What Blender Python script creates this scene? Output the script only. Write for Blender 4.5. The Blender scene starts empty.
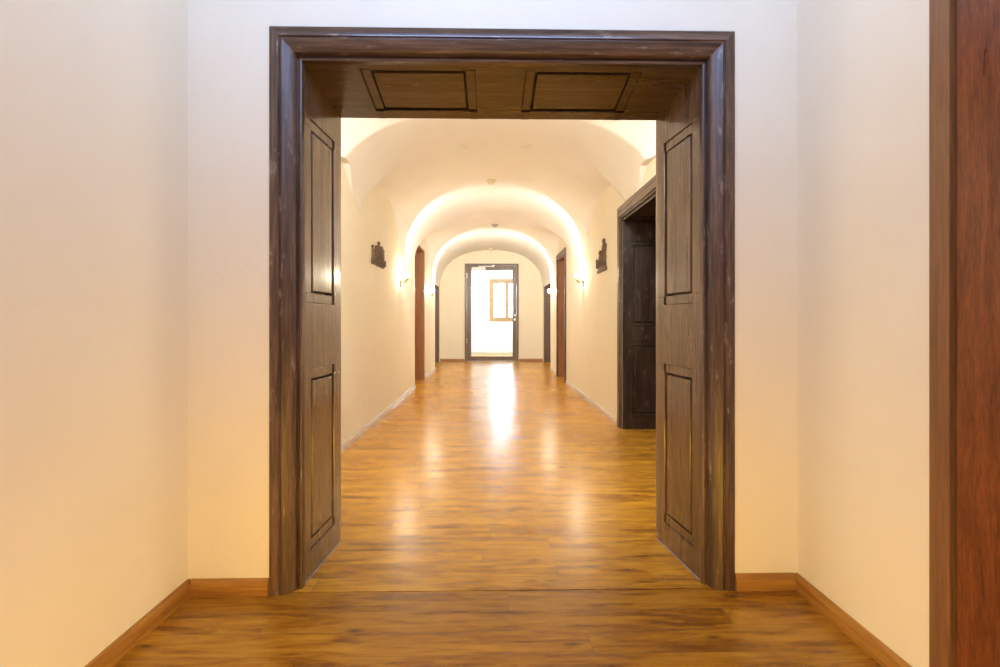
import bpy, bmesh, math, random
from mathutils import Vector, Matrix

random.seed(7)
C = bpy.context.scene.collection
PI = math.pi

# ------------------------------------------------------------------ helpers
class MB:
    """collects shapes and links them as ONE mesh object"""
    def __init__(self):
        self.bm = bmesh.new()

    def hexa(self, p):
        v = [self.bm.verts.new(q) for q in p]
        fs = []
        for f in ((0, 3, 2, 1), (4, 5, 6, 7), (0, 1, 5, 4), (1, 2, 6, 5), (2, 3, 7, 6), (3, 0, 4, 7)):
            fs.append(self.bm.faces.new([v[i] for i in f]))
        return v, fs

    def box(self, x0, x1, y0, y1, z0, z1, bev=0.0, seg=2):
        v, fs = self.hexa([(x0, y0, z0), (x1, y0, z0), (x1, y1, z0), (x0, y1, z0),
                           (x0, y0, z1), (x1, y0, z1), (x1, y1, z1), (x0, y1, z1)])
        self._bev(v, fs, bev, seg)
        return self

    def fbox(self, fr, u0, u1, v0, v1, n0, n1, bev=0.0, seg=2, cham=0.0):
        """box in the frame fr = (origin, U, V, N); cham narrows the n1 face"""
        o, U, V, N = fr
        P = lambda u, v, n: o + U * u + V * v + N * n
        c = cham
        v, fs = self.hexa([P(u0, v0, n0), P(u1, v0, n0), P(u1, v1, n0), P(u0, v1, n0),
                           P(u0 + c, v0 + c, n1), P(u1 - c, v0 + c, n1), P(u1 - c, v1 - c, n1), P(u0 + c, v1 - c, n1)])
        self._bev(v, fs, bev, seg)
        return self

    def _bev(self, v, fs, bev, seg):
        bmesh.ops.recalc_face_normals(self.bm, faces=fs)
        if bev > 0:
            es = set()
            for f in fs:
                es.update(f.edges)
            bmesh.ops.bevel(self.bm, geom=list(es), offset=bev, segments=seg, profile=.5, affect='EDGES', clamp_overlap=True)

    def loft(self, rings, close=True, cap=True):
        vs = [[self.bm.verts.new(p) for p in r] for r in rings]
        n = len(rings[0])
        fs = []
        for a, b in zip(vs, vs[1:]):
            for i in range(n if close else n - 1):
                j = (i + 1) % n
                fs.append(self.bm.faces.new((a[i], a[j], b[j], b[i])))
        if cap:
            fs.append(self.bm.faces.new(list(reversed(vs[0]))))
            fs.append(self.bm.faces.new(vs[-1]))
        bmesh.ops.recalc_face_normals(self.bm, faces=fs)
        return self

    def lathe(self, prof, c, axis=(0, 0, 1), n=24):
        """prof = [(radius, height)] about an axis through c"""
        ax = Vector(axis).normalized()
        a = ax.orthogonal().normalized()
        b = ax.cross(a)
        c = Vector(c)
        rings = []
        for r, h in prof:
            r = max(r, 1e-4)
            rings.append([c + ax * h + (a * math.cos(2 * PI * i / n) + b * math.sin(2 * PI * i / n)) * r for i in range(n)])
        return self.loft(rings)

    def tube(self, pts, r, n=12):
        pts = [Vector(p) for p in pts]
        rings = []
        for i, p in enumerate(pts):
            d = (pts[min(i + 1, len(pts) - 1)] - pts[max(i - 1, 0)]).normalized()
            ref = Vector((0, 0, 1)) if abs(d.z) < .9 else Vector((1, 0, 0))
            a = d.cross(ref).normalized()
            b = d.cross(a)
            rr = r[i] if isinstance(r, (list, tuple)) else r
            rings.append([p + (a * math.cos(2 * PI * k / n) + b * math.sin(2 * PI * k / n)) * rr for k in range(n)])
        return self.loft(rings)

    def ball(self, c, rx, ry, rz, n=16, m=10):
        rings = []
        for j in range(m + 1):
            t = -PI / 2 + PI * j / m
            k = max(math.cos(t), 1e-3)
            rings.append([(c[0] + rx * k * math.cos(2 * PI * i / n), c[1] + ry * k * math.sin(2 * PI * i / n), c[2] + rz * math.sin(t)) for i in range(n)])
        return self.loft(rings)

    def build(self, name, mat, parent=None, smooth=False):
        me = bpy.data.meshes.new(name)
        self.bm.to_mesh(me)
        self.bm.free()
        o = bpy.data.objects.new(name, me)
        C.objects.link(o)
        me.materials.append(mat)
        if smooth:
            for p in me.polygons:
                p.use_smooth = True
            try:
                me.set_sharp_from_angle(angle=math.radians(smooth if smooth is not True else 40))
            except Exception:
                pass
        if parent is not None:
            o.parent = parent
            # shapes are given in world space: bring them into the parent's frame
            mw, q = Matrix.Identity(4), parent
            while q is not None:
                mw = q.matrix_basis @ mw
                q = q.parent
            me.transform(mw.inverted())
        return o


def tag(o, label=None, cat=None, group=None, kind=None):
    if label: o['label'] = label
    if cat: o['category'] = cat
    if group: o['group'] = group
    if kind: o['kind'] = kind
    return o


def empty(name, loc, rz=0.0):
    o = bpy.data.objects.new(name, None)
    o.empty_display_size = .1
    C.objects.link(o)
    o.location = loc
    o.rotation_euler = (0, 0, rz)
    o.matrix_basis = Matrix.Translation(Vector(loc)) @ Matrix.Rotation(rz, 4, 'Z')
    return o


def copy_tree(o, parent=None):
    kids = [c for c in C.objects if c.parent == o]
    c = o.copy()
    C.objects.link(c)
    c.parent = parent
    for k in kids:
        copy_tree(k, c)
    return c

# ------------------------------------------------------------------ materials
def new_mat(name):
    m = bpy.data.materials.new(name)
    m.use_nodes = True
    nt = m.node_tree
    b = nt.nodes['Principled BSDF']
    return m, nt, b


def N(nt, t, **kw):
    n = nt.nodes.new(t)
    for k, v in kw.items():
        setattr(n, k, v)
    return n


def ramp(nt, fac, stops):
    r = N(nt, 'ShaderNodeValToRGB')
    e = r.color_ramp.elements
    while len(e) < len(stops):
        e.new(.5)
    for el, (p, c) in zip(e, stops):
        el.position = p
        el.color = (*c, 1)
    nt.links.new(fac, r.inputs[0])
    return r.outputs[0]


def mixc(nt, a, b, fac, mode='MIX'):
    m = N(nt, 'ShaderNodeMix', data_type='RGBA', blend_type=mode)
    for sock, val in ((m.inputs[0], fac), (m.inputs[6], a), (m.inputs[7], b)):
        if hasattr(val, 'links') or hasattr(val, 'is_linked'):
            nt.links.new(val, sock)
        elif isinstance(val, (int, float)):
            sock.default_value = val
        else:
            sock.default_value = (*val, 1)
    return m.outputs[2]


def noise(nt, vec, scale, detail=4, rough=.55, dist=0.0):
    n = N(nt, 'ShaderNodeTexNoise')
    n.inputs['Scale'].default_value = scale
    n.inputs['Detail'].default_value = detail
    n.inputs['Roughness'].default_value = rough
    n.inputs['Distortion'].default_value = dist
    nt.links.new(vec, n.inputs['Vector'])
    return n.outputs['Fac']


def mapped(nt, scale=(1, 1, 1)):
    tc = N(nt, 'ShaderNodeTexCoord')
    mp = N(nt, 'ShaderNodeMapping')
    mp.inputs['Scale'].default_value = scale
    nt.links.new(tc.outputs['Object'], mp.inputs['Vector'])
    return mp.outputs[0]


def bump(nt, b, h, strength, dist):
    bp = N(nt, 'ShaderNodeBump')
    bp.inputs['Strength'].default_value = strength
    bp.inputs['Distance'].default_value = dist
    nt.links.new(h, bp.inputs['Height'])
    nt.links.new(bp.outputs[0], b.inputs['Normal'])


def plaster(name, c1, c2, rough=.85, bs=.25):
    m, nt, b = new_mat(name)
    v = mapped(nt)
    f = noise(nt, v, 2.2, 4)
    nt.links.new(ramp(nt, f, [(.3, c1), (.7, c2)]), b.inputs['Base Color'])
    b.inputs['Roughness'].default_value = rough
    big = noise(nt, v, 5.0, 3)
    fine = noise(nt, v, 60.0, 3)
    ad = N(nt, 'ShaderNodeMath', operation='MULTIPLY_ADD')
    nt.links.new(fine, ad.inputs[0]); ad.inputs[1].default_value = .12
    nt.links.new(big, ad.inputs[2])
    bump(nt, b, ad.outputs[0], bs, .02)
    return m


def wood(name, cols, axis='Z', freq=22, stretch=.06, rough=.35, coat=0.0, bs=.2, worn=0.0, worn_col=(.5, .4, .33), coat_rough=.15):
    m, nt, b = new_mat(name)
    s = {'X': (stretch, 1, 1), 'Y': (1, stretch, 1), 'Z': (1, 1, stretch)}[axis]
    v = mapped(nt, s)
    g = noise(nt, v, freq, 6, .62, .6)
    fine = noise(nt, v, freq * 5, 3, .6)
    mx = N(nt, 'ShaderNodeMath', operation='MULTIPLY_ADD')
    nt.links.new(fine, mx.inputs[0]); mx.inputs[1].default_value = .45
    sc = N(nt, 'ShaderNodeMath', operation='MULTIPLY')
    nt.links.new(g, sc.inputs[0]); sc.inputs[1].default_value = .62
    nt.links.new(sc.outputs[0], mx.inputs[2])
    n = len(cols)
    col = ramp(nt, mx.outputs[0], [(.36 + .32 * i / (n - 1), c) for i, c in enumerate(cols)])
    if worn > 0:
        w = noise(nt, mapped(nt, tuple(1 if q == 1 else .25 for q in s)), 26, 5, .7)
        wf = ramp(nt, w, [(.60, (0, 0, 0)), (.74, (worn,) * 3)])
        col = mixc(nt, col, worn_col, wf)
    nt.links.new(col, b.inputs['Base Color'])
    rr = N(nt, 'ShaderNodeMapRange')
    nt.links.new(noise(nt, v, freq * .6, 4), rr.inputs[0])
    rr.inputs[1].default_value = .3; rr.inputs[2].default_value = .7
    rr.inputs[3].default_value = rough * .75; rr.inputs[4].default_value = rough * 1.3
    nt.links.new(rr.outputs[0], b.inputs['Roughness'])
    b.inputs['Coat Weight'].default_value = coat
    b.inputs['Coat Roughness'].default_value = coat_rough
    bump(nt, b, mx.outputs[0], bs, .004)
    return m


def plain(name, col, rough=.5, metal=0.0):
    m, nt, b = new_mat(name)
    v = mapped(nt)
    f = noise(nt, v, 30, 3)
    nt.links.new(ramp(nt, f, [(.3, tuple(c * .9 for c in col)), (.7, col)]), b.inputs['Base Color'])
    b.inputs['Roughness'].default_value = rough
    b.inputs['Metallic'].default_value = metal
    return m


def floor_mat(name, tint, gain=1.0):
    """wood planks laid across the hall (long side along X)"""
    m, nt, b = new_mat(name)
    tc = N(nt, 'ShaderNodeTexCoord')
    P = tc.outputs['Object']
    br = N(nt, 'ShaderNodeTexBrick', offset=0.0, offset_frequency=2)
    br.inputs['Scale'].default_value = 1
    br.inputs['Mortar Size'].default_value = .0012
    br.inputs['Mortar Smooth'].default_value = .2
    br.inputs['Brick Width'].default_value = 1.7
    br.inputs['Row Height'].default_value = .122
    br.inputs['Color1'].default_value = (0, 0, 0, 1)
    br.inputs['Color2'].default_value = (1, 1, 1, 1)
    br.inputs['Mortar'].default_value = (.5, .5, .5, 1)
    # every row of planks is shifted by its own amount
    sp = N(nt, 'ShaderNodeSeparateXYZ'); nt.links.new(P, sp.inputs[0])
    dv = N(nt, 'ShaderNodeMath', operation='DIVIDE'); nt.links.new(sp.outputs['Y'], dv.inputs[0]); dv.inputs[1].default_value = .122
    fl = N(nt, 'ShaderNodeMath', operation='FLOOR'); nt.links.new(dv.outputs[0], fl.inputs[0])
    wn = N(nt, 'ShaderNodeTexWhiteNoise', noise_dimensions='1D'); nt.links.new(fl.outputs[0], wn.inputs['W'])
    ma = N(nt, 'ShaderNodeMath', operation='MULTIPLY_ADD'); nt.links.new(wn.outputs['Value'], ma.inputs[0]); ma.inputs[1].default_value = 1.7; nt.links.new(sp.outputs['X'], ma.inputs[2])
    cb = N(nt, 'ShaderNodeCombineXYZ'); nt.links.new(ma.outputs[0], cb.inputs['X']); nt.links.new(sp.outputs['Y'], cb.inputs['Y'])
    nt.links.new(cb.outputs[0], br.inputs['Vector'])
    # each plank shifts its own grain
    sh = N(nt, 'ShaderNodeVectorMath', operation='MULTIPLY_ADD')
    nt.links.new(br.outputs['Color'], sh.inputs[0])
    sh.inputs[1].default_value = (7.3, 3.1, 5.7)
    nt.links.new(P, sh.inputs[2])
    mp = N(nt, 'ShaderNodeMapping'); mp.inputs['Scale'].default_value = (.12, 1, 1)
    nt.links.new(sh.outputs[0], mp.inputs[0])
    g = noise(nt, mp.outputs[0], 17, 6, .62, .7)
    g2 = noise(nt, mp.outputs[0], 60, 4, .6, .3)
    mx = N(nt, 'ShaderNodeMath', operation='MULTIPLY_ADD')
    nt.links.new(g2, mx.inputs[0]); mx.inputs[1].default_value = .40
    s1 = N(nt, 'ShaderNodeMath', operation='MULTIPLY'); nt.links.new(g, s1.inputs[0]); s1.inputs[1].default_value = .66
    nt.links.new(s1.outputs[0], mx.inputs[2])
    t = lambda r_, g_, b_: (r_ * gain * tint[0], g_ * gain * tint[1], b_ * gain * tint[2])
    col = ramp(nt, mx.outputs[0], [(.39, t(.20, .072, .008)), (.475, t(.37, .158, .014)), (.545, t(.51, .245, .020)), (.65, t(.63, .335, .038))])
    # planks differ a little
    pv = ramp(nt, br.outputs['Color'], [(0, (.90, .88, .86)), (1, (1.06, 1.06, 1.02))])
    col = mixc(nt, col, pv, 1.0, 'MULTIPLY')
    # knots
    mk = N(nt, 'ShaderNodeMapping'); mk.inputs['Scale'].default_value = (3.4, 10, 1)
    nt.links.new(sh.outputs[0], mk.inputs[0])
    vo = N(nt, 'ShaderNodeTexVoronoi', feature='F1'); vo.inputs['Scale'].default_value = 1.0
    nt.links.new(mk.outputs[0], vo.inputs['Vector'])
    kf = ramp(nt, vo.outputs['Distance'], [(.03, (.85,) * 3), (.15, (0, 0, 0))])
    col = mixc(nt, col, t(.10, .035, .008), kf)
    # seams
    col = mixc(nt, col, (.24, .105, .018), br.outputs['Fac'])
    nt.links.new(col, b.inputs['Base Color'])
    rr = N(nt, 'ShaderNodeMapRange')
    nt.links.new(g, rr.inputs[0])
    rr.inputs[1].default_value = .3; rr.inputs[2].default_value = .7
    rr.inputs[3].default_value = .29; rr.inputs[4].default_value = .24
    nt.links.new(rr.outputs[0], b.inputs['Roughness'])
    bump(nt, b, mx.outputs[0], .05, .003)
    return m


def emit(name, col, s):
    m = bpy.data.materials.new(name)
    m.use_nodes = True
    nt = m.node_tree
    nt.nodes.clear()
    e = N(nt, 'ShaderNodeEmission'); e.inputs[0].default_value = (*col, 1); e.inputs[1].default_value = s
    o = N(nt, 'ShaderNodeOutputMaterial')
    nt.links.new(e.outputs[0], o.inputs[0])
    return m


def glass(name):
    m = bpy.data.materials.new(name)
    m.use_nodes = True
    nt = m.node_tree
    nt.nodes.clear()
    tr = N(nt, 'ShaderNodeBsdfTransparent'); tr.inputs[0].default_value = (.96, .98, .98, 1)
    gl = N(nt, 'ShaderNodeBsdfGlossy'); gl.inputs['Roughness'].default_value = .02
    fr = N(nt, 'ShaderNodeFresnel'); fr.inputs[0].default_value = 1.45
    mx = N(nt, 'ShaderNodeMixShader')
    o = N(nt, 'ShaderNodeOutputMaterial')
    nt.links.new(fr.outputs[0], mx.inputs[0]); nt.links.new(tr.outputs[0], mx.inputs[1]); nt.links.new(gl.outputs[0], mx.inputs[2])
    nt.links.new(mx.outputs[0], o.inputs[0])
    return m


WALL = plaster('cream wall paint', (.80, .748, .60), (.83, .778, .635))
HALLW = plaster('cream hall paint', (.80, .735, .58), (.83, .77, .62))
VAULT = plaster('white vault plaster', (.78, .745, .68), (.82, .785, .72), bs=.2)
WHITE = plaster('white room paint', (.86, .87, .87), (.9, .9, .9))
DK = [(.036, .020, .012), (.095, .052, .030), (.18, .105, .062)]
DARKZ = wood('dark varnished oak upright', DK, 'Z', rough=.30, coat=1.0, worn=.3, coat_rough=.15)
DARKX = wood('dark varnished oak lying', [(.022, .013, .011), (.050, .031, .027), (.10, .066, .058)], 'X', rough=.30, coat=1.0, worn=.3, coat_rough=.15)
CASZ = wood('worn dark oak casing upright', [(.030, .016, .010), (.085, .046, .028), (.18, .105, .064)], 'Z', rough=.48, coat=.15, worn=.6, bs=.4, coat_rough=.3)
CASX = wood('worn dark oak casing lying', [(.030, .016, .010), (.085, .046, .028), (.18, .105, .064)], 'X', rough=.38, coat=.35, worn=.6, bs=.4)
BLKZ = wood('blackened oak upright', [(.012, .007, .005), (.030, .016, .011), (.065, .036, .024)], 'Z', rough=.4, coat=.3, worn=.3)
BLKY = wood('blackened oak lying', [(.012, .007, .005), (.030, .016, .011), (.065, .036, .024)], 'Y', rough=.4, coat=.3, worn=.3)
REDZ = wood('red brown veneer', [(.085, .022, .006), (.165, .046, .012), (.25, .075, .02)], 'Z', freq=40, stretch=.12, rough=.35, bs=.05)
LTZ = wood('brown beech casing', [(.16, .070, .028), (.22, .105, .045), (.28, .14, .062)], 'Z', freq=30, rough=.4, bs=.05)
JAMB = wood('brown door lining', [(.22, .095, .038), (.33, .150, .065), (.42, .20, .09)], 'Z', freq=30, rough=.4, bs=.05)
BASEX = wood('honey wood skirting lying', [(.20, .085, .017), (.34, .16, .031), (.46, .24, .055)], 'X', freq=18, rough=.3, bs=.05)
BASEY = wood('honey wood skirting running', [(.20, .085, .017), (.34, .16, .031), (.46, .24, .055)], 'Y', freq=18, rough=.3, bs=.05)
HBASE = wood('pale hall skirting', [(.54, .46, .38), (.62, .54, .45), (.68, .60, .52)], 'Y', freq=18, rough=.25, bs=.05)
FRAME = wood('grey brown door frame', [(.10, .065, .050), (.15, .10, .08), (.20, .14, .11)], 'Z', freq=30, rough=.4, bs=.05)
PINE = wood('pale pine window', [(.34, .17, .07), (.42, .23, .10), (.50, .29, .14)], 'Z', freq=20, rough=.4, bs=.05)
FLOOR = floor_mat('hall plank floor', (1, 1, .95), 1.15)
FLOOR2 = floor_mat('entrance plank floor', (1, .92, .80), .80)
BRASS = plain('aged brass', (.30, .21, .07), .42, 1.0)
BRONZE = plain('dark bronze', (.17, .115, .075), .7, .2)
STEEL = plain('brushed steel', (.72, .72, .72), .3, 1.0)
ALU = plain('silver grey metal', (.62, .60, .57), .45, .3)
CREAM = plain('cream plastic', (.75, .66, .50), .5)
GREY = plain('grey plastic', (.38, .36, .40), .5)
GLASS = glass('clear glass')
BULB = emit('lit lamp glass', (1, .88, .66), 210)

# ------------------------------------------------------------------ dimensions (metres; y runs down the hall)
XL, XR = -1.267, 1.353             # hall side walls
XC, W = (XL + XR) / 2, (XR - XL) / 2
FXL, FXR = -1.221, 1.264           # entrance room side walls
WY0, WY1 = 1.958, 2.43              # dividing wall
Y_STEP, Y_END = 10.9, 13.5         # hall widens at Y_STEP, ends at Y_END
XL2, XR2 = -1.425, 1.455
TOP = 3.45

# ------------------------------------------------------------------ setting
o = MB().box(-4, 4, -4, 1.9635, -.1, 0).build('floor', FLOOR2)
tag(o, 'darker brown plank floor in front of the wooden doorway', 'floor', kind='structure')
o = MB().box(-2.2, 3.2, 1.9695, 17, -.1, 0).build('floor', FLOOR)
tag(o, 'glossy golden plank floor running down the vaulted hallway', 'floor', kind='structure')
o = MB().box(-.80, .90, 1.9635, 1.9695, -.1, -.003).build('trim_threshold', BLKY)
tag(o, 'thin dark joint in the floor across the wooden doorway', 'threshold', kind='structure')

# dividing wall with the big opening
m = MB()
m.box(-4, -.890, WY0, WY1, 0, TOP); m.box(.997, 4, WY0, WY1, 0, TOP); m.box(-.890, .997, WY0, WY1, 2.289, TOP)
tag(m.build('wall_front', WALL), 'cream wall around the large wooden doorway', 'wall', kind='structure')
# entrance room side walls (ended behind the viewer to shape the added side light)
m = MB(); m.box(FXL - .3, FXL, -.5, WY0, 0, 3.0)
tag(m.build('wall_left', WALL), 'cream wall on the left of the entrance room', 'wall', kind='structure')
m = MB(); m.box(FXR, FXR + .3, 1.30, WY0, 0, 3.0); m.box(FXR, FXR + .3, -.5, .38, 0, 3.0); m.box(FXR, FXR + .3, .38, 1.30, 2.09, 3.0)
tag(m.build('wall_right', WALL), 'cream wall on the right beside the red brown door', 'wall', kind='structure')
m = MB(); m.box(-4, 4, -4, WY0, 3.0, 3.1)
m.box(-4.1, 4.1, -4.1, -4, 0, 3.1); m.box(-4.1, -4, -4, WY0, 0, 3.1); m.box(4, 4.1, -4, WY0, 0, 3.1)
tag(m.build('ceiling', WALL), 'white ceiling and back of the entrance room', 'ceiling', kind='structure')

# hall side walls
T = .50
m = MB()
def seg(mm, side, y0, y1, z0, z1, x):
    if side < 0: mm.box(x - T, x, y0, y1, z0, z1)
    else: mm.box(x, x + T, y0, y1, z0, z1)
LD = (8.0, 9.2, 2.46)                # left doorway
RD1 = (3.30, 4.93, 2.17)             # right dark doorway
RD2 = (8.68, 9.66, 2.36)             # right brown doorway
LD2 = (11.5, 13.2, 2.42)
RD3 = (11.5, 13.2, 2.42)
ml = MB()
seg(ml, -1, WY1, LD[0], 0, TOP, XL); seg(ml, -1, LD[0], LD[1], LD[2], TOP, XL); seg(ml, -1, LD[1], Y_STEP, 0, TOP, XL)
seg(ml, -1, Y_STEP, LD2[0], 0, TOP, XL2); seg(ml, -1, LD2[0], LD2[1], LD2[2], TOP, XL2); seg(ml, -1, LD2[1], Y_END, 0, TOP, XL2)
tag(ml.build('wall_left', HALLW), 'cream left wall of the vaulted hallway', 'wall', kind='structure')
mr = MB()
seg(mr, 1, WY1, RD1[0], 0, TOP, XR); seg(mr, 1, RD1[0], RD1[1], RD1[2], TOP, XR); seg(mr, 1, RD1[1], RD2[0], 0, TOP, XR)
seg(mr, 1, RD2[0], RD2[1], RD2[2], TOP, XR); seg(mr, 1, RD2[1], Y_STEP, 0, TOP, XR)
seg(mr, 1, Y_STEP, RD3[0], 0, TOP, XR2); seg(mr, 1, RD3[0], RD3[1], RD3[2], TOP, XR2); seg(mr, 1, RD3[1], Y_END, 0, TOP, XR2)
tag(mr.build('wall_right', HALLW), 'cream right wall of the vaulted hallway', 'wall', kind='structure')

# end wall with the glass door opening
DX0, DX1, DZ = -.735, .775, 2.74
m = MB()
m.box(-2.2, DX0, Y_END, Y_END + .2, 0, TOP); m.box(DX1, 3.2, Y_END, Y_END + .2, 0, TOP); m.box(DX0, DX1, Y_END, Y_END + .2, DZ, TOP)
tag(m.build('wall_end', HALLW), 'yellow cream end wall around the glass door', 'wall', kind='structure')

# ---- vault: barrel with lunettes cut in from both sides
ZS, HV, NE = 2.06, 1.06, 2.3
def barrel(u):
    u = min(abs(u), 1)
    return ZS + HV * max(0, 1 - u ** NE) ** (1 / NE)
def interp(tab, u):
    if u >= tab[0][0]: return tab[0][1]
    for (ua, ya), (ub, yb) in zip(tab, tab[1:]):
        if u >= ub:
            t = (ua - u) / (ua - ub)
            return ya + (yb - ya) * t
    return tab[-1][1]
# each lunette: near groin, far groin as (u, y) from the wall (u=1) to the tip, and the height of its wall arch
LUN = [
    ([(1, 2.55), (.6, 2.75), (.25, 4.3)], [(1, 3.92), (.956, 3.98), (.875, 4.13), (.755, 4.28), (.4, 4.60), (.25, 4.3)], 2.86),
    ([(1, 4.70), (.94, 4.98), (.89, 5.10), (.65, 5.10), (.4, 5.06), (.25, 5.5)], [(1, 6.6), (.8, 6.75), (.45, 6.5), (.25, 5.5)], 2.66),
    ([(1, 8.0), (.9, 8.55), (.75, 9.0), (.55, 9.3), (.35, 9.5), (.2, 9.75)], [(1, 9.85), (.8, 10.05), (.5, 10.05), (.2, 9.75)], 2.80),
]
def vault_z(u, y):
    b = barrel(u)
    a = abs(u)
    z = max(b, 2.06 + min(.40, (4.70 - y) * .72)) if 3.5 < y < 4.72 and a > .87 else b
    if u > 0 and 3.0 < y < 5.1: z = max(z, 2.30)
    for near, far, zw in LUN:
        ua = near[-1][0]
        if a <= ua: continue
        y0, y1 = interp(near, a), interp(far, a)
        if not (y0 < y < y1): continue
        ridge = zw + (barrel(ua) + .03 - zw) * ((1 - a) / (1 - ua))
        B = max(0, ridge - b)
        s = (2 * y - y0 - y1) / (y1 - y0)
        z = max(z, b + B * max(0, 1 - abs(s) ** 2.2) ** .55)
    return z
def vault(y_from, y_to, xc, w, step, nx, ends=True):
    bm = bmesh.new()
    ny = int(round((y_to - y_from) / step))
    rows = []
    for j in range(ny + 1):
        y = y_from + (y_to - y_from) * j / ny
        row = []
        for i in range(nx + 1):
            t = PI * i / nx
            u = -math.cos(t)
            row.append(bm.verts.new((xc + w * u, y, vault_z(u, y))))
        rows.append(row)
    for a, b in zip(rows, rows[1:]):
        for i in range(nx):
            bm.faces.new((a[i], b[i], b[i + 1], a[i + 1]))
    return bm
mv = MB(); mv.bm.free(); mv.bm = vault(WY1, Y_STEP, XC, W + .002, .02, 160)
# far bay: wider barrel, plus the narrow face where the hall widens
XC2, W2 = (XL2 + XR2) / 2, (XR2 - XL2) / 2
bm2 = vault(Y_STEP, Y_END, XC2, W2 + .002, .2, 64)
me2 = bpy.data.meshes.new('far bay'); bm2.to_mesh(me2); bm2.free(); mv.bm.from_mesh(me2)
nx = 64
ra = [mv.bm.verts.new((XC + W * -math.cos(PI * i / nx), Y_STEP, barrel(math.cos(PI * i / nx)))) for i in range(nx + 1)]
rb = [mv.bm.verts.new((XC2 + W2 * -math.cos(PI * i / nx), Y_STEP + .001, barrel(math.cos(PI * i / nx)) + .001)) for i in range(nx + 1)]
for i in range(nx):
    mv.bm.faces.new((ra[i], ra[i + 1], rb[i + 1], rb[i]))
ov = mv.build('ceiling', VAULT, smooth=35)
tag(ov, 'white plastered barrel vault with lunettes over the hallway', 'ceiling', kind='structure')

# ---- baseboards
def board(name, label, pts, mat, h=.066, t=.016, off=None):
    """skirting along a straight run from p to q on the side of the normal off"""
    m = MB()
    for (p, q, n) in pts:
        p, q, n = Vector((*p, 0)), Vector((*q, 0)), Vector((*n, 0))
        prof = [(0, 0), (t, 0), (t, h * .62), (t * .8, h * .82), (t * .45, h), (0, h)]
        m.loft([[e + n * a + Vector((0, 0, z)) for a, z in prof] for e in (p, q)])
    return tag(m.build(name, mat), label, 'skirting board', kind='structure')
board('baseboard_left', 'honey wood skirting along the left entrance wall', [((FXL, -.5), (FXL, WY0), (1, 0))], BASEY)
board('baseboard_right', 'honey wood skirting along the right entrance wall', [((FXR, 1.35), (FXR, WY0), (-1, 0))], BASEY)
board('baseboard_front', 'short honey wood skirting left of the wooden doorway', [((FXL + .016, WY0), (-.897, WY0), (0, -1))], BASEX)
board('baseboard_front', 'short honey wood skirting right of the wooden doorway', [((1.004, WY0), (FXR - .016, WY0), (0, -1))], BASEX)
board('baseboard_left', 'pale skirting along the left hallway wall', [((XL, WY1), (XL, LD[0]), (1, 0)), ((XL, LD[1]), (XL, Y_STEP), (1, 0))], HBASE)
board('baseboard_right', 'pale skirting along the right hallway wall', [((XR, 5.07), (XR, RD2[0] - .1), (-1, 0)), ((XR, RD2[1] + .1), (XR, Y_STEP), (-1, 0))], HBASE)
board('baseboard_end', 'brown skirting either side of the glass door', [((XL2, Y_END), (DX0 - .01, Y_END), (0, -1)), ((DX1 + .01, Y_END), (XR2, Y_END), (0, -1))], JAMB)

# ------------------------------------------------------------------ door surrounds
PROFILE = [(0, -.03), (0, .008), (.005, .012), (.036, .010), (.040, .003), (.043, .003), (.050, .010), (.066, .004), (.086, -.012), (.093, -.020), (.094, -.044), (.099, -.044), (.103, -.034), (.108, -.032), (.114, -.036), (.116, -.06), (.116, -.06)][:16]
PROFILE2 = [(0, 0), (0, .040), (.006, .046), (.044, .047), (.049, .040), (.053, .040), (.060, .050), (.078, .060), (.104, .062), (.112, .056), (.113, .030), (.119, .030), (.123, .040), (.129, .042), (.136, .038), (.138, .010), (.138, 0)]

def casing_piece(kind, fr, a0, a1, top, bottom=0, prof=None, k=1.0):
    """mitred casing in the frame (origin, A across, up, out). kind: 'lo', 'hi' or 'head'; a0, a1 are the outer edges"""
    o, A, U, Nn = fr
    P = lambda a, z, h: o + A * a + U * z + Nn * h
    m = MB()
    r0, r1 = [], []
    for w, h in (prof or PROFILE):
        w *= k
        if kind == 'lo':
            r0.append(P(a0 + w, bottom, h)); r1.append(P(a0 + w, top - w, h))
        elif kind == 'hi':
            r0.append(P(a1 - w, bottom, h)); r1.append(P(a1 - w, top - w, h))
        else:
            r0.append(P(a0 + w, top - w, h)); r1.append(P(a1 - w, top - w, h))
    m.loft([r0, r1])
    return m

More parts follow.
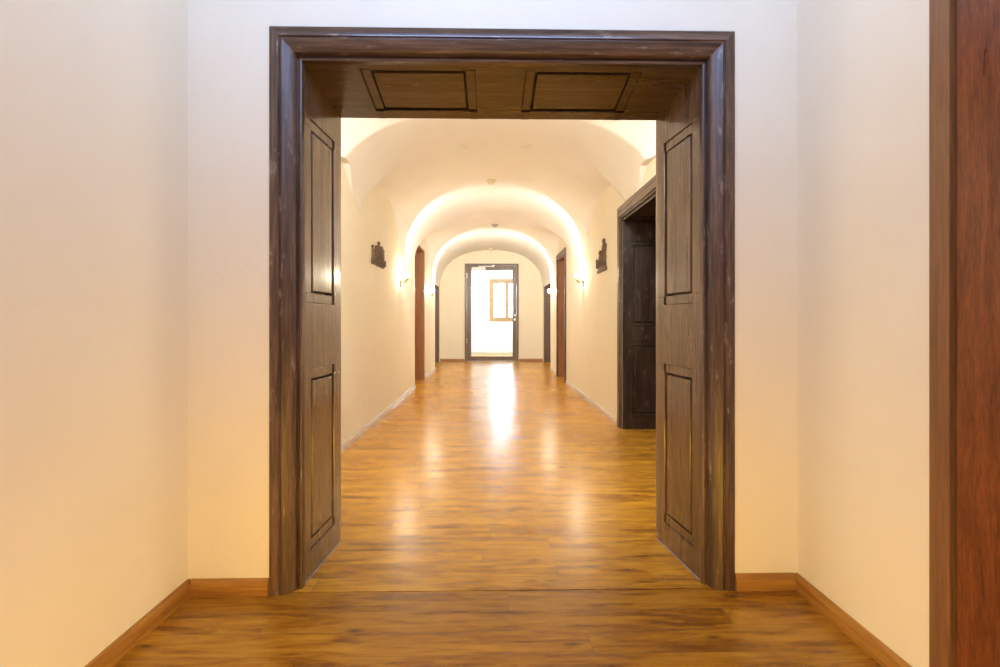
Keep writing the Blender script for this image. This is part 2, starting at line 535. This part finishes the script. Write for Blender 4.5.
def panelled(fr, U0, U1, V0, V1, panels, horizontal=False, thick=.03):
    """frame boards round recessed panels with little notched ears. panels: (u0, u1, v0, v1); returns (frame MB, [field MB])"""
    f = MB()
    us = sorted(panels, key=lambda p: p[2])
    ear, eh, gap, end = .008, .040, .015, .048
    b = .0025
    rec = MB()                                                        # back board behind the panel gaps, darkened on door_1 to paint in shade
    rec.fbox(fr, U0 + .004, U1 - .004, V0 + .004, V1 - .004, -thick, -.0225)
    v = V0
    for (u0, u1, v0, v1) in us:
        f.fbox(fr, U0, U1, v, v0, -.022, 0, b)                        # rail
        for (e0, e1, lo, hi) in ((0, eh, v0, v0 + eh), (0, 0, v0 + eh, v1 - eh), (0, eh, v1 - eh, v1)):
            d = ear if e1 else 0
            f.fbox(fr, U0, u0 - d, lo, hi, -.022, 0, b if not d else 0)
            f.fbox(fr, u1 + d, U1, lo, hi, -.022, 0, b if not d else 0)
        f.fbox(fr, u0 + .004, u1 - .004, v0 + .002, v0 + end - .006, -.0225, -.006, .002)     # sunk end boards
        f.fbox(fr, u0 + .004, u1 - .004, v1 - end + .006, v1 - .002, -.0225, -.006, .002)
        v = v1
    f.fbox(fr, U0, U1, v, V1, -.022, 0, b)
    fields = []
    for (u0, u1, v0, v1) in us:
        m = MB()
        m.fbox(fr, u0 + gap, u1 - gap, v0 + end, v1 - end, -.022, -.002, .002, cham=.006)
        fields.append(m)
    return f, fields, rec

def fr_of(o, U, V, Nn):
    return (Vector(o), Vector(U).normalized(), Vector(V).normalized(), Vector(Nn).normalized())

# ---- door_1: the big panelled doorway in the foreground
d1 = empty('door_1', (.055, 2.0, 0))
tag(d1, 'large dark wooden doorway with moulded casing and panelled reveals', 'doorway', kind='structure')
CA0, CA1, CT = -.893, 1.000, 2.292
frc = fr_of((0, WY0, 0), (1, 0, 0), (0, 0, 1), (0, -1, 0))
casing_piece('lo', frc, CA0, CA1, CT).build('casing_side', CASZ, d1, 50)
casing_piece('hi', frc, CA0, CA1, CT).build('casing_side', CASZ, d1, 50)
casing_piece('head', frc, CA0, CA1, CT).build('casing_head', CASX, d1, 50)
RY0, RY1 = 2.004, 2.425
for sx, xa, xb in ((-1, -.783, -.757), (1, .893, .843)):
    U = Vector((xb - xa, RY1 - RY0, 0))
    L = U.length
    Nn = Vector((0, 0, 1)).cross(U) if sx > 0 else U.cross(Vector((0, 0, 1)))
    fr = fr_of((xa, RY0, 0), U, (0, 0, 1), Nn)
    pans = [(.088, L - .082, 1.183, 1.978), (.088, L - .082, .115, .895)]
    f, fl, rc = panelled(fr, 0, L, 0, 2.21, pans, thick=.03)
    lin = f.build('side_lining', DARKZ, d1)
    for q in fl: q.build('panel', DARKZ, lin)
    rc.build('back_board', BLKZ, lin)  # darker oak than the lining, painting shade into the panel gaps
    m = MB(); m.fbox(fr, .0, L, .0005, .004, 0, .004, .001)
    sl = m.build('sealant_line', GREY, d1); sl['label'] = 'thin pale sealant line'
U = Vector((0, RY1 - RY0, -.066)); L = U.length
fr = fr_of((0, RY0, 2.190), U, (1, 0, 0), U.cross(Vector((1, 0, 0))) * 1)
if fr[3].z > 0: fr = (fr[0], fr[1], fr[2], -fr[3])
f, fl, rc = panelled(fr, 0, L, -.79, .90, [(.066, L - .068, -.562, -.066), (.066, L - .068, .150, .655)], thick=.03)
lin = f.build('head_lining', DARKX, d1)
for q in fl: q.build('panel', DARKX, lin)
rc.build('back_board', BLKZ, lin)  # same dark oak, gap shade painted in behind the head panels
# plain casing on the hall side
m = MB()
m.box(-.90, -.762, WY1, WY1 + .03, 0, 2.30, .006); m.box(.848, 1.0, WY1, WY1 + .03, 0, 2.30, .006); m.box(-.90, 1.0, WY1, WY1 + .031, 2.165, 2.30, .006)
m.build('rear_casing', DARKZ, d1)

# ---- door_2: red brown door at the right edge
d2 = empty('door_2', (FXR, .84, 0))
tag(d2, 'red brown veneered door with lighter flat casing at right edge', 'door', kind='structure')
m = MB(); m.box(FXR - .014, FXR + .02, 1.288, 1.348, 0, 2.15, .003); m.box(FXR - .014, FXR + .02, .334, .394, 0, 2.15, .003); m.box(FXR - .014, FXR + .02, .394, 1.288, 2.083, 2.15, .003)
cs = m.build('casing', LTZ, d2); cs['label'] = 'lighter brown flat casing'
m = MB(); m.box(FXR - .006, FXR + .035, .404, 1.277, .008, 2.07, .006, 3)
m.build('leaf', REDZ, d2)
m = MB(); m.box(FXR + .012, FXR + .05, .396, 1.286, .004, 2.082)
m.build('rebate', BLKZ, d2)
m = MB(); m.box(FXR - .012, FXR - .006, .45, .49, .93, 1.15, .002); m.tube([(FXR - .01, .47, 1.06), (FXR - .05, .47, 1.06), (FXR - .055, .48, 1.06), (FXR - .055, .59, 1.06)], .009)
m.build('handle', STEEL, d2, True)

# ---- door_3: dark panelled doorway on the right of the hall
d3 = empty('door_3', (XR, (RD1[0] + RD1[1]) / 2, 0))
tag(d3, 'blackened oak panelled doorway in right hallway wall', 'doorway', kind='structure')
frc = fr_of((XR, 0, 0), (0, 1, 0), (0, 0, 1), (-1, 0, 0))
kk = .95
PROFILE2 = [(a, h * .45) for a, h in PROFILE2]
c0, c1, ct = RD1[0] - .125, RD1[1] + .125, RD1[2] + .125
for kd in ('lo', 'hi'):
    casing_piece(kd, frc, c0, c1, ct, prof=PROFILE2, k=kk).build('casing_side', CASZ, d3, 50)
casing_piece('head', frc, c0, c1, ct, prof=PROFILE2, k=kk).build('casing_head', wood('worn dark oak casing running', [(.030, .016, .010), (.085, .046, .028), (.18, .105, .064)], 'Y', rough=.38, coat=.35, worn=.6, bs=.4), d3, 50)
Ld = .44
for s in (0, 1):
    yy = RD1[1] if s else RD1[0]
    fr = fr_of((XR + .002, yy - .031 if s else yy + .031, 0), (1, 0, 0), (0, 0, 1), (0, -1 if s else 1, 0))
    f, fl, rc = panelled(fr, 0, Ld, 0, RD1[2], [(.10, Ld - .09, 1.05, 1.93), (.10, Ld - .09, .12, .90)], thick=.03)
    lin = f.build('side_lining', BLKZ, d3)
    for q in fl: q.build('panel', BLKZ, lin)
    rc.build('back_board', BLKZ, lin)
fr = fr_of((XR + .002, 0, RD1[2] - .031), (1, 0, 0), (0, 1, 0), (0, 0, -1))
f, fl, rc = panelled(fr, 0, Ld, RD1[0], RD1[1], [(.10, Ld - .09, RD1[0] + .2, RD1[0] + .72), (.10, Ld - .09, RD1[1] - .72, RD1[1] - .2)], thick=.03)
lin = f.build('head_lining', BLKY, d3)
for q in fl: q.build('panel', BLKY, lin)
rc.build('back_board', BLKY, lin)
ym = (RD1[0] + RD1[1]) / 2
for s in (0, 1):
    fr = fr_of((XR + Ld + .01, RD1[0] if s == 0 else ym, 0), (0, 1, 0), (0, 0, 1), (-1, 0, 0))
    wd = ym - RD1[0]
    f, fl, rc = panelled(fr, .003, wd - .003, .004, RD1[2], [(.12, wd - .12, 1.05, 1.98), (.12, wd - .12, .16, .90)], thick=.04)
    lf = f.build('leaf', BLKZ, d3)
    for q in fl: q.build('panel', BLKZ, lf)
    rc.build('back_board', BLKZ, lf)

# ---- plain wood lined doorways further down the hall
def lined(name, label, side, x, D, depth, casing=False, mat=JAMB, cmat=None, cw=.085):
    y0, y1, z = D
    e = empty(name, (x, (y0 + y1) / 2, 0))
    tag(e, label, 'doorway', kind='structure')
    xs = lambda a, b: (x + side * a, x + side * b) if side > 0 else (x + side * b, x + side * a)
    a, b = xs(.0, depth)
    m = MB(); m.box(a, b, y1 - .03, y1 - .001, 0, z - .001, .002); m.build('side_lining', mat, e)
    m = MB(); m.box(a, b, y0 + .001, y0 + .03, 0, z - .001, .002); m.build('side_lining', mat, e)
    m = MB(); m.box(a, b, y0 + .03, y1 - .03, z - .03, z - .001, .002); m.build('head_lining', mat, e)
    a, b = xs(depth - .06, depth - .02)
    m = MB(); m.box(a, b, y0 + .032, y1 - .032, .006, z - .032, .003); lf = m.build('leaf', mat, e)
    hx, hx2 = x + side * (depth - .06), x + side * (depth - .11)
    m = MB(); m.tube([(hx, y0 + .12, 1.05), (hx2, y0 + .12, 1.05), (hx2, y0 + .24, 1.05)], .01); m.build('handle', STEEL, lf, True)
    if casing:
        a, b = xs(-.028, -.0005)
        cmat = cmat or mat
        m = MB(); m.box(a, b, y0 - cw + .01, y0 + .012, 0, z + cw, .005); m.build('casing_side', cmat, e)
        m = MB(); m.box(a, b, y1 - .012, y1 + cw - .01, 0, z + cw, .005); m.build('casing_side', cmat, e)
        m = MB(); m.box(a, b, y0 + .012, y1 - .012, z - .012, z + cw, .005); m.build('casing_head', cmat, e)
    return e
lined('door_4', 'tall brown lined doorway in left hallway wall behind first sconce', -1, XL, LD, .40)
lined('door_5', 'brown doorway with dark casing in right hallway wall', 1, XR, RD2, .40, True, cmat=CASZ)
lined('door_6', 'far left brown doorway close to the hallway end', -1, XL2, LD2, .35, mat=FRAME)
lined('door_7', 'far right brown doorway close to the hallway end', 1, XR2, RD3, .35, mat=FRAME)

# ---- door_8: glass door at the end
d8 = empty('door_8', (.02, Y_END, 0))
tag(d8, 'brown framed glass door at the end of the hallway', 'glass door', kind='structure')
ya, yb = Y_END - .03, Y_END + .10
m = MB(); m.box(DX0, DX0 + .055, ya, yb, 0, DZ, .004); m.box(DX1 - .055, DX1, ya, yb, 0, DZ, .004); m.box(DX0 + .055, DX1 - .055, ya, yb, DZ - .055, DZ, .004)
m.build('frame', FRAME, d8)
lx0, lx1, lz1 = DX0 + .060, DX1 - .060, DZ - .060
GX0, GX1, GZ0, GZ1 = -.553, .608, .135, 2.555
m = MB()
m.box(lx0, GX0, ya + .008, ya + .06, .008, lz1, .003); m.box(GX1, lx1, ya + .008, ya + .06, .008, lz1, .003)
m.box(GX0, GX1, ya + .008, ya + .06, .008, GZ0, .003); m.box(GX0, GX1, ya + .008, ya + .06, GZ1, lz1, .003)
leaf = m.build('leaf', FRAME, d8)
MB().box(GX0, GX1, ya + .03, ya + .036, GZ0, GZ1).build('glass_pane', GLASS, leaf)
m = MB(); m.box(GX0 + .01, GX0 + .40, ya - .06, ya + .008, 2.545, 2.635, .008)
c = m.build('door_closer', ALU, leaf); c['label'] = 'silver grey box door closer'
m = MB(); m.box(GX0 + .20, GX0 + .62, ya - .045, ya - .03, 2.648, 2.668, .004); m.box(GX0 + .60, GX0 + .64, ya - .05, ya, 2.64, 2.70, .004)
m.build('closer_arm', STEEL, c)
for hz in (.50, 2.33):
    m = MB(); m.lathe([(.016, 0), (.016, .14)], (lx0 - .002, ya - .004, hz)); m.build('hinge', STEEL, leaf, True)
m = MB(); m.lathe([(.028, 0), (.028, .012)], (.665, ya + .008, 1.29), (0, -1, 0)); m.lathe([(.028, 0), (.028, .012)], (.665, ya + .008, 1.17), (0, -1, 0))
m.tube([(.665, ya, 1.29), (.665, ya - .05, 1.29), (.64, ya - .055, 1.29), (.53, ya - .055, 1.29)], .010)
m.build('handle', STEEL, leaf, True)

# ---- bright room behind the glass door
YB = 16.55
WX0, WX1, WZ0, WZ1 = -.06, 1.16, 1.12, 2.58
m = MB(); m.box(-2.2, WX0, YB, YB + .3, 0, 3.3); m.box(WX1, 3.2, YB, YB + .3, 0, 3.3); m.box(WX0, WX1, YB, YB + .3, 0, WZ0); m.box(WX0, WX1, YB, YB + .3, WZ1, 3.3)
tag(m.build('wall_back', WHITE), 'white window wall of the room behind the glass door', 'wall', kind='structure')
m = MB(); m.box(-2.3, -2.2, Y_END + .2, YB + .3, 0, 3.3)
tag(m.build('wall_left', WHITE), 'white left wall of the room behind the glass door', 'wall', kind='structure')
m = MB(); m.box(3.2, 3.3, Y_END + .2, YB + .3, 0, 3.3)
tag(m.build('wall_right', WHITE), 'white right wall of the room behind the glass door', 'wall', kind='structure')
m = MB(); m.box(-2.3, 3.3, Y_END + .2, YB + .3, 3.3, 3.4)
tag(m.build('ceiling', WHITE), 'white ceiling of the room behind the glass door', 'ceiling', kind='structure')
board('baseboard_back', 'pale skirting below the far window', [((-2.2, YB), (3.2, YB), (0, -1))], HBASE, h=.09)
w1 = empty('window_1', ((WX0 + WX1) / 2, YB, WZ0))
tag(w1, 'pale wooden casement window seen through the glass door', 'window', kind='structure')
xm = (WX0 + WX1) / 2
m = MB(); fw = .085
m.box(WX0, WX0 + fw, YB - .02, YB + .08, WZ0, WZ1, .005); m.box(WX1 - fw, WX1, YB - .02, YB + .08, WZ0, WZ1, .005)
m.box(WX0 + fw, WX1 - fw, YB - .02, YB + .08, WZ0, WZ0 + fw, .005); m.box(WX0 + fw, WX1 - fw, YB - .02, YB + .08, WZ1 - fw, WZ1, .005)
m.build('window_frame', PINE, w1)
for s in (0, 1):
    a, b = (WX0 + fw, xm) if s == 0 else (xm, WX1 - fw)
    m = MB(); sw = .07
    m.box(a, a + sw, YB - .03, YB + .03, WZ0 + fw, WZ1 - fw, .004); m.box(b - sw, b, YB - .03, YB + .03, WZ0 + fw, WZ1 - fw, .004)
    m.box(a + sw, b - sw, YB - .03, YB + .03, WZ0 + fw, WZ0 + fw + sw, .004); m.box(a + sw, b - sw, YB - .03, YB + .03, WZ1 - fw - sw, WZ1 - fw, .004)
    g0, g1 = WZ0 + fw + sw, WZ1 - fw - sw
    for k in (1, 2):
        z = g0 + (g1 - g0) * k / 3
        m.box(a + sw, b - sw, YB - .015, YB + .02, z - .016, z + .016, .003)
    sh = m.build('casement', PINE, w1)
    MB().box(a + sw, b - sw, YB + .005, YB + .009, g0, g1).build('pane', GLASS, sh)

# ------------------------------------------------------------------ things
# ---- wall sconces
def make_sconce():
    """built at the origin: back on the plane x=0, arm along +x"""
    e = empty('wall_sconce', (0, 0, 0))
    m = MB(); m.lathe([(.012, 0), (.040, 0), (.044, .006), (.036, .014), (.018, .020), (.010, .030)], (0, 0, 0), (1, 0, 0), 28)
    m.ball((.008, 0, .055), .010, .014, .022); m.ball((.008, 0, -.060), .010, .014, .030)
    m.build('wall_plate', BRASS, e, True)
    m = MB()
    pts = [(.02 + .068 * t, 0, -.030 * math.sin(PI * t) + .01 * t) for t in [i / 14 for i in range(15)]]
    m.tube(pts, .0075)
    m.build('arm', BRASS, e, True)
    m = MB(); m.lathe([(.004, -.030), (.010, -.024), (.006, -.012), (.012, -.004), (.030, .004), (.034, .010), (.020, .014), (.017, .022), (.017, .034)], (.088, 0, .012))
    m.build('lamp_holder', BRASS, e, True)
    m = MB()
    m.lathe([(.014, 0), (.023, .008), (.031, .024), (.034, .040), (.031, .056), (.021, .070), (.009, .077), (.001, .078)], (.088, 0, .044))
    m.build('lamp_globe', BULB, e, True)
    return e
SC = [('brass wall sconce with lit globe on left wall before the brown doorway', XL, 6.70, 1.672, 0),
      ('brass wall sconce with lit globe on right wall beside the brown doorway', XR, 7.00, 1.70, PI),
      ('far brass sconce with lit globe on left wall near the glass door', XL, 9.75, 1.655, 0),
      ('far brass sconce with lit globe on right wall near the glass door', XR, 10.35, 1.685, PI)]
proto = make_sconce()
for i, (lab, x, y, z, rz) in enumerate(SC):
    s = proto if i == 0 else copy_tree(proto)
    s.location = (x + (.0005 if rz == 0 else -.0005), y, z)
    s.rotation_euler = (0, 0, rz)
    tag(s, lab, 'wall lamp', 'brass sconces along the hallway')

# ---- wall reliefs: standing robed figures cut as dark bronze reliefs
def figure(m, side, x, y, z0, h, w, lean=0.0, head=True, flare=1.0):
    """a flat robed figure standing against the wall x, spreading along y"""
    t = .016
    prof = [(0, .50 * flare), (.10, .47 * flare), (.30, .38), (.50, .33), (.66, .40), (.76, .42), (.83, .20), (.86, .12)]
    rings = []
    for f, k in prof:
        c = y + lean * f
        ww = w * k
        rings.append([(x + side * .001, c - ww, z0 + h * f), (x + side * t * .7, c - ww * .9, z0 + h * f), (x + side * t * 1.4, c - ww * .3, z0 + h * f), (x + side * t * .9, c, z0 + h * f),
                      (x + side * t * 1.4, c + ww * .35, z0 + h * f), (x + side * t * .7, c + ww * .9, z0 + h * f), (x + side * .001, c + ww, z0 + h * f)])
    m.loft(rings)
    if head:
        m.ball((x + side * .014, y + lean * .92, z0 + h * .925), .016, w * .17 + .008, h * .075, 12, 8)
XB = XL
r1 = empty('wall_relief', (XL, 5.37, 1.72))
tag(r1, 'dark bronze relief of a group of figures on left hallway wall', 'wall ornament')
m = MB()
figure(m, 1, XL, 5.26, 1.735, .205, .115, .015)
figure(m, 1, XL, 5.39, 1.735, .265, .135, .0)
figure(m, 1, XL, 5.53, 1.735, .225, .17, .0)
figure(m, 1, XL, 5.63, 1.735, .20, .12, -.02)
m.ball((XL + .012, 5.535, 1.915), .018, .085, .055, 16, 10)
for k in range(5):
    m.tube([(XL + .016, 5.14 + .115 * k, 1.745), (XL + .026, 5.18 + .115 * k, 1.80 + .012 * (k % 2)), (XL + .016, 5.225 + .115 * k, 1.755)], .014, 8)
m.build('figures', BRONZE, r1, 50)
m = MB()
for k in range(6):
    m.box(XL + .001, XL + .012, 5.085 + .1 * k, 5.18 + .1 * k, 1.715 + (.006 if k % 2 else 0), 1.775 + .012 * (k % 3), .006)
m.build('base', BRONZE, r1)
m = MB(); m.tube([(XL + .014, 5.12, 1.76), (XL + .014, 5.115, 1.90)], [.012, .009]); m.ball((XL + .014, 5.115, 1.905), .015, .022, .016)
m.build('staff', BRONZE, r1, True)

r2 = empty('wall_relief', (XR, 5.82, 1.70))
tag(r2, 'tall tapering dark bronze relief figure on right hallway wall', 'wall ornament')
m = MB()
figure(m, -1, XR, 5.74, 1.725, .37, .30, -.06, True, .9)
figure(m, -1, XR, 5.90, 1.725, .235, .30, -.05, False, .9)
figure(m, -1, XR, 5.66, 1.725, .20, .17, .0, False)
m.ball((XR - .014, 5.865, 1.945), .018, .050, .035)
for k in range(4):
    m.tube([(XR - .016, 5.60 + .11 * k, 1.78), (XR - .028, 5.65 + .11 * k, 1.84 + .03 * (k % 2)), (XR - .016, 5.70 + .11 * k, 1.775)], .014, 8)
m.build('figures', BRONZE, r2, 50)
m = MB()
for k in range(5):
    m.box(XR - .013, XR - .001, 5.555 + .1 * k, 5.655 + .1 * k, 1.705, 1.745 + .014 * (k % 2), .005)
m.build('base', BRONZE, r2)
m = MB(); m.tube([(XR - .018, 5.72, 1.90), (XR - .020, 5.645, 1.955), (XR - .016, 5.625, 2.03)], [.020, .018, .012])
m.build('arm', BRONZE, r2, True)

# ---- ceiling devices along the crown of the vault
CROWN = ZS + HV
def device(y, x, label, kind, mat):
    e = empty('smoke_detector' if kind == 0 else 'ceiling_spot', (x, y, CROWN))
    tag(e, label, 'smoke detector' if kind == 0 else 'ceiling lamp', None)
    if kind == 0:
        m = MB(); m.lathe([(.002, .004), (.070, .004), (.072, -.014), (.060, -.022)], (x, y, CROWN)); m.build('base', mat, e, True)
        m = MB(); m.lathe([(.050, -.020), (.050, -.040), (.044, -.052), (.020, -.060), (.002, -.061)], (x, y, CROWN)); m.build('sensor_head', mat, e, True)
    else:
        m = MB(); m.lathe([(.002, .004), (.055, .004), (.055, -.020), (.040, -.028)], (x, y, CROWN)); m.build('base', mat, e, True)
        m = MB(); m.tube([(x + .01, y, CROWN - .02), (x + .09, y, CROWN - .035), (x + .12, y, CROWN - .03)], [.020, .026, .012]); m.build('sensor_head', mat, e, True)
    return e
device(6.85, .0, 'cream smoke detector on the vault crown, nearest one', 0, CREAM)
device(9.95, .085, 'small grey device on the vault crown between the two far sconces', 0, GREY)
device(13.2, .0, 'small pale detector on the vault just above the glass door', 0, CREAM)

# ------------------------------------------------------------------ light
w = bpy.data.worlds.new('sky'); bpy.context.scene.world = w
w.use_nodes = True
bg = w.node_tree.nodes['Background']
bg.inputs[0].default_value = (.78, .89, 1.0, 1)
bg.inputs[1].default_value = 20.0

def area(name, loc, target, sx, sy, power, col):
    l = bpy.data.lights.new(name, 'AREA'); l.shape = 'RECTANGLE'; l.size = sx; l.size_y = sy
    l.energy = power; l.color = col
    o = bpy.data.objects.new(name, l); C.objects.link(o)
    o.location = loc
    d = Vector(target) - Vector(loc)
    o.rotation_euler = d.to_track_quat('-Z', 'Y').to_euler()
    return o
def point(name, loc, r, power, col):
    l = bpy.data.lights.new(name, 'POINT'); l.shadow_soft_size = r; l.energy = power; l.color = col
    o = bpy.data.objects.new(name, l); C.objects.link(o); o.location = loc
    return o
COOL, WARM = (.80, .88, 1.0), (1.0, .74, .40)
# daylight in the far room
area('far room daylight', (.5, 14.5, 3.28), (.5, 14.5, 0), 3.5, 1.2, 140, (.60, .82, 1.0))
# added fill lights for the near hall bay, unseen high behind the lintel
for sx in (-1, 1):
    area('near bay fill', (XC + 1.10 * sx, 2.56, 2.40), (XC + .3 * sx, 5.0, 1.9), .2, .2, 20, (1, .97, .90))
# unseen one-sided lights added below the vault, brightening the hall's far end
for sx in (-1, 1):
    area('vault fill', (XC + .93 * sx, 6.95, 2.45), (XC - .2 * sx, 9.6, 1.5), .25, .25, 11, (1, .97, .93))
    area('vault fill', (XC + .93 * sx, 10.3, 2.45), (XC - .1 * sx, 13.0, 1.6), .25, .25, 18, (1, .96, .86))
# unseen lights added behind the viewer to brighten the entrance side walls
for sx in (-1, 1):
    area('upper side fill', (3.0 * sx, -2.12, 2.2), (-1.3 * sx, 1.2, 2.2), .14, 1.5, 20, (.92, .93, 1))
    area('lower side fill', (3.0 * sx, -2.12, .65), (-1.3 * sx, 1.2, .65), .14, 1.2, 30, (1, .66, .22))
# strips out of view, added to tint the entrance walls cool above, warm below
area('cool fill strip', (0, .6, 2.96), (0, 1.9, 2.45), 1.9, .12, 30, (.33, .535, 1.0))
a = area('warm fill strip', (0, .55, .10), (0, 1.9, .12), 1.4, .12, 11, (1.0, .58, .06))
a.data.spread = math.radians(150)

# ------------------------------------------------------------------ camera
cam = bpy.data.cameras.new('camera'); co = bpy.data.objects.new('camera', cam); C.objects.link(co)
co.location = (0, 0, 1.1)
co.rotation_euler = (PI / 2, 0, -math.atan(9 / 480))
cam.sensor_width = 36; cam.lens = 480 * 36 / 1000
cam.shift_y = -11.5 / 1000
cam.clip_start = .05
sc = bpy.context.scene
sc.camera = co
sc.view_settings.view_transform = 'Standard'
sc.view_settings.look = 'None'
sc.view_settings.exposure = 0.55
sc.cycles.use_denoising = True
sc.cycles.max_bounces = 10
sc.cycles.diffuse_bounces = 6
sc.cycles.sample_clamp_indirect = 8
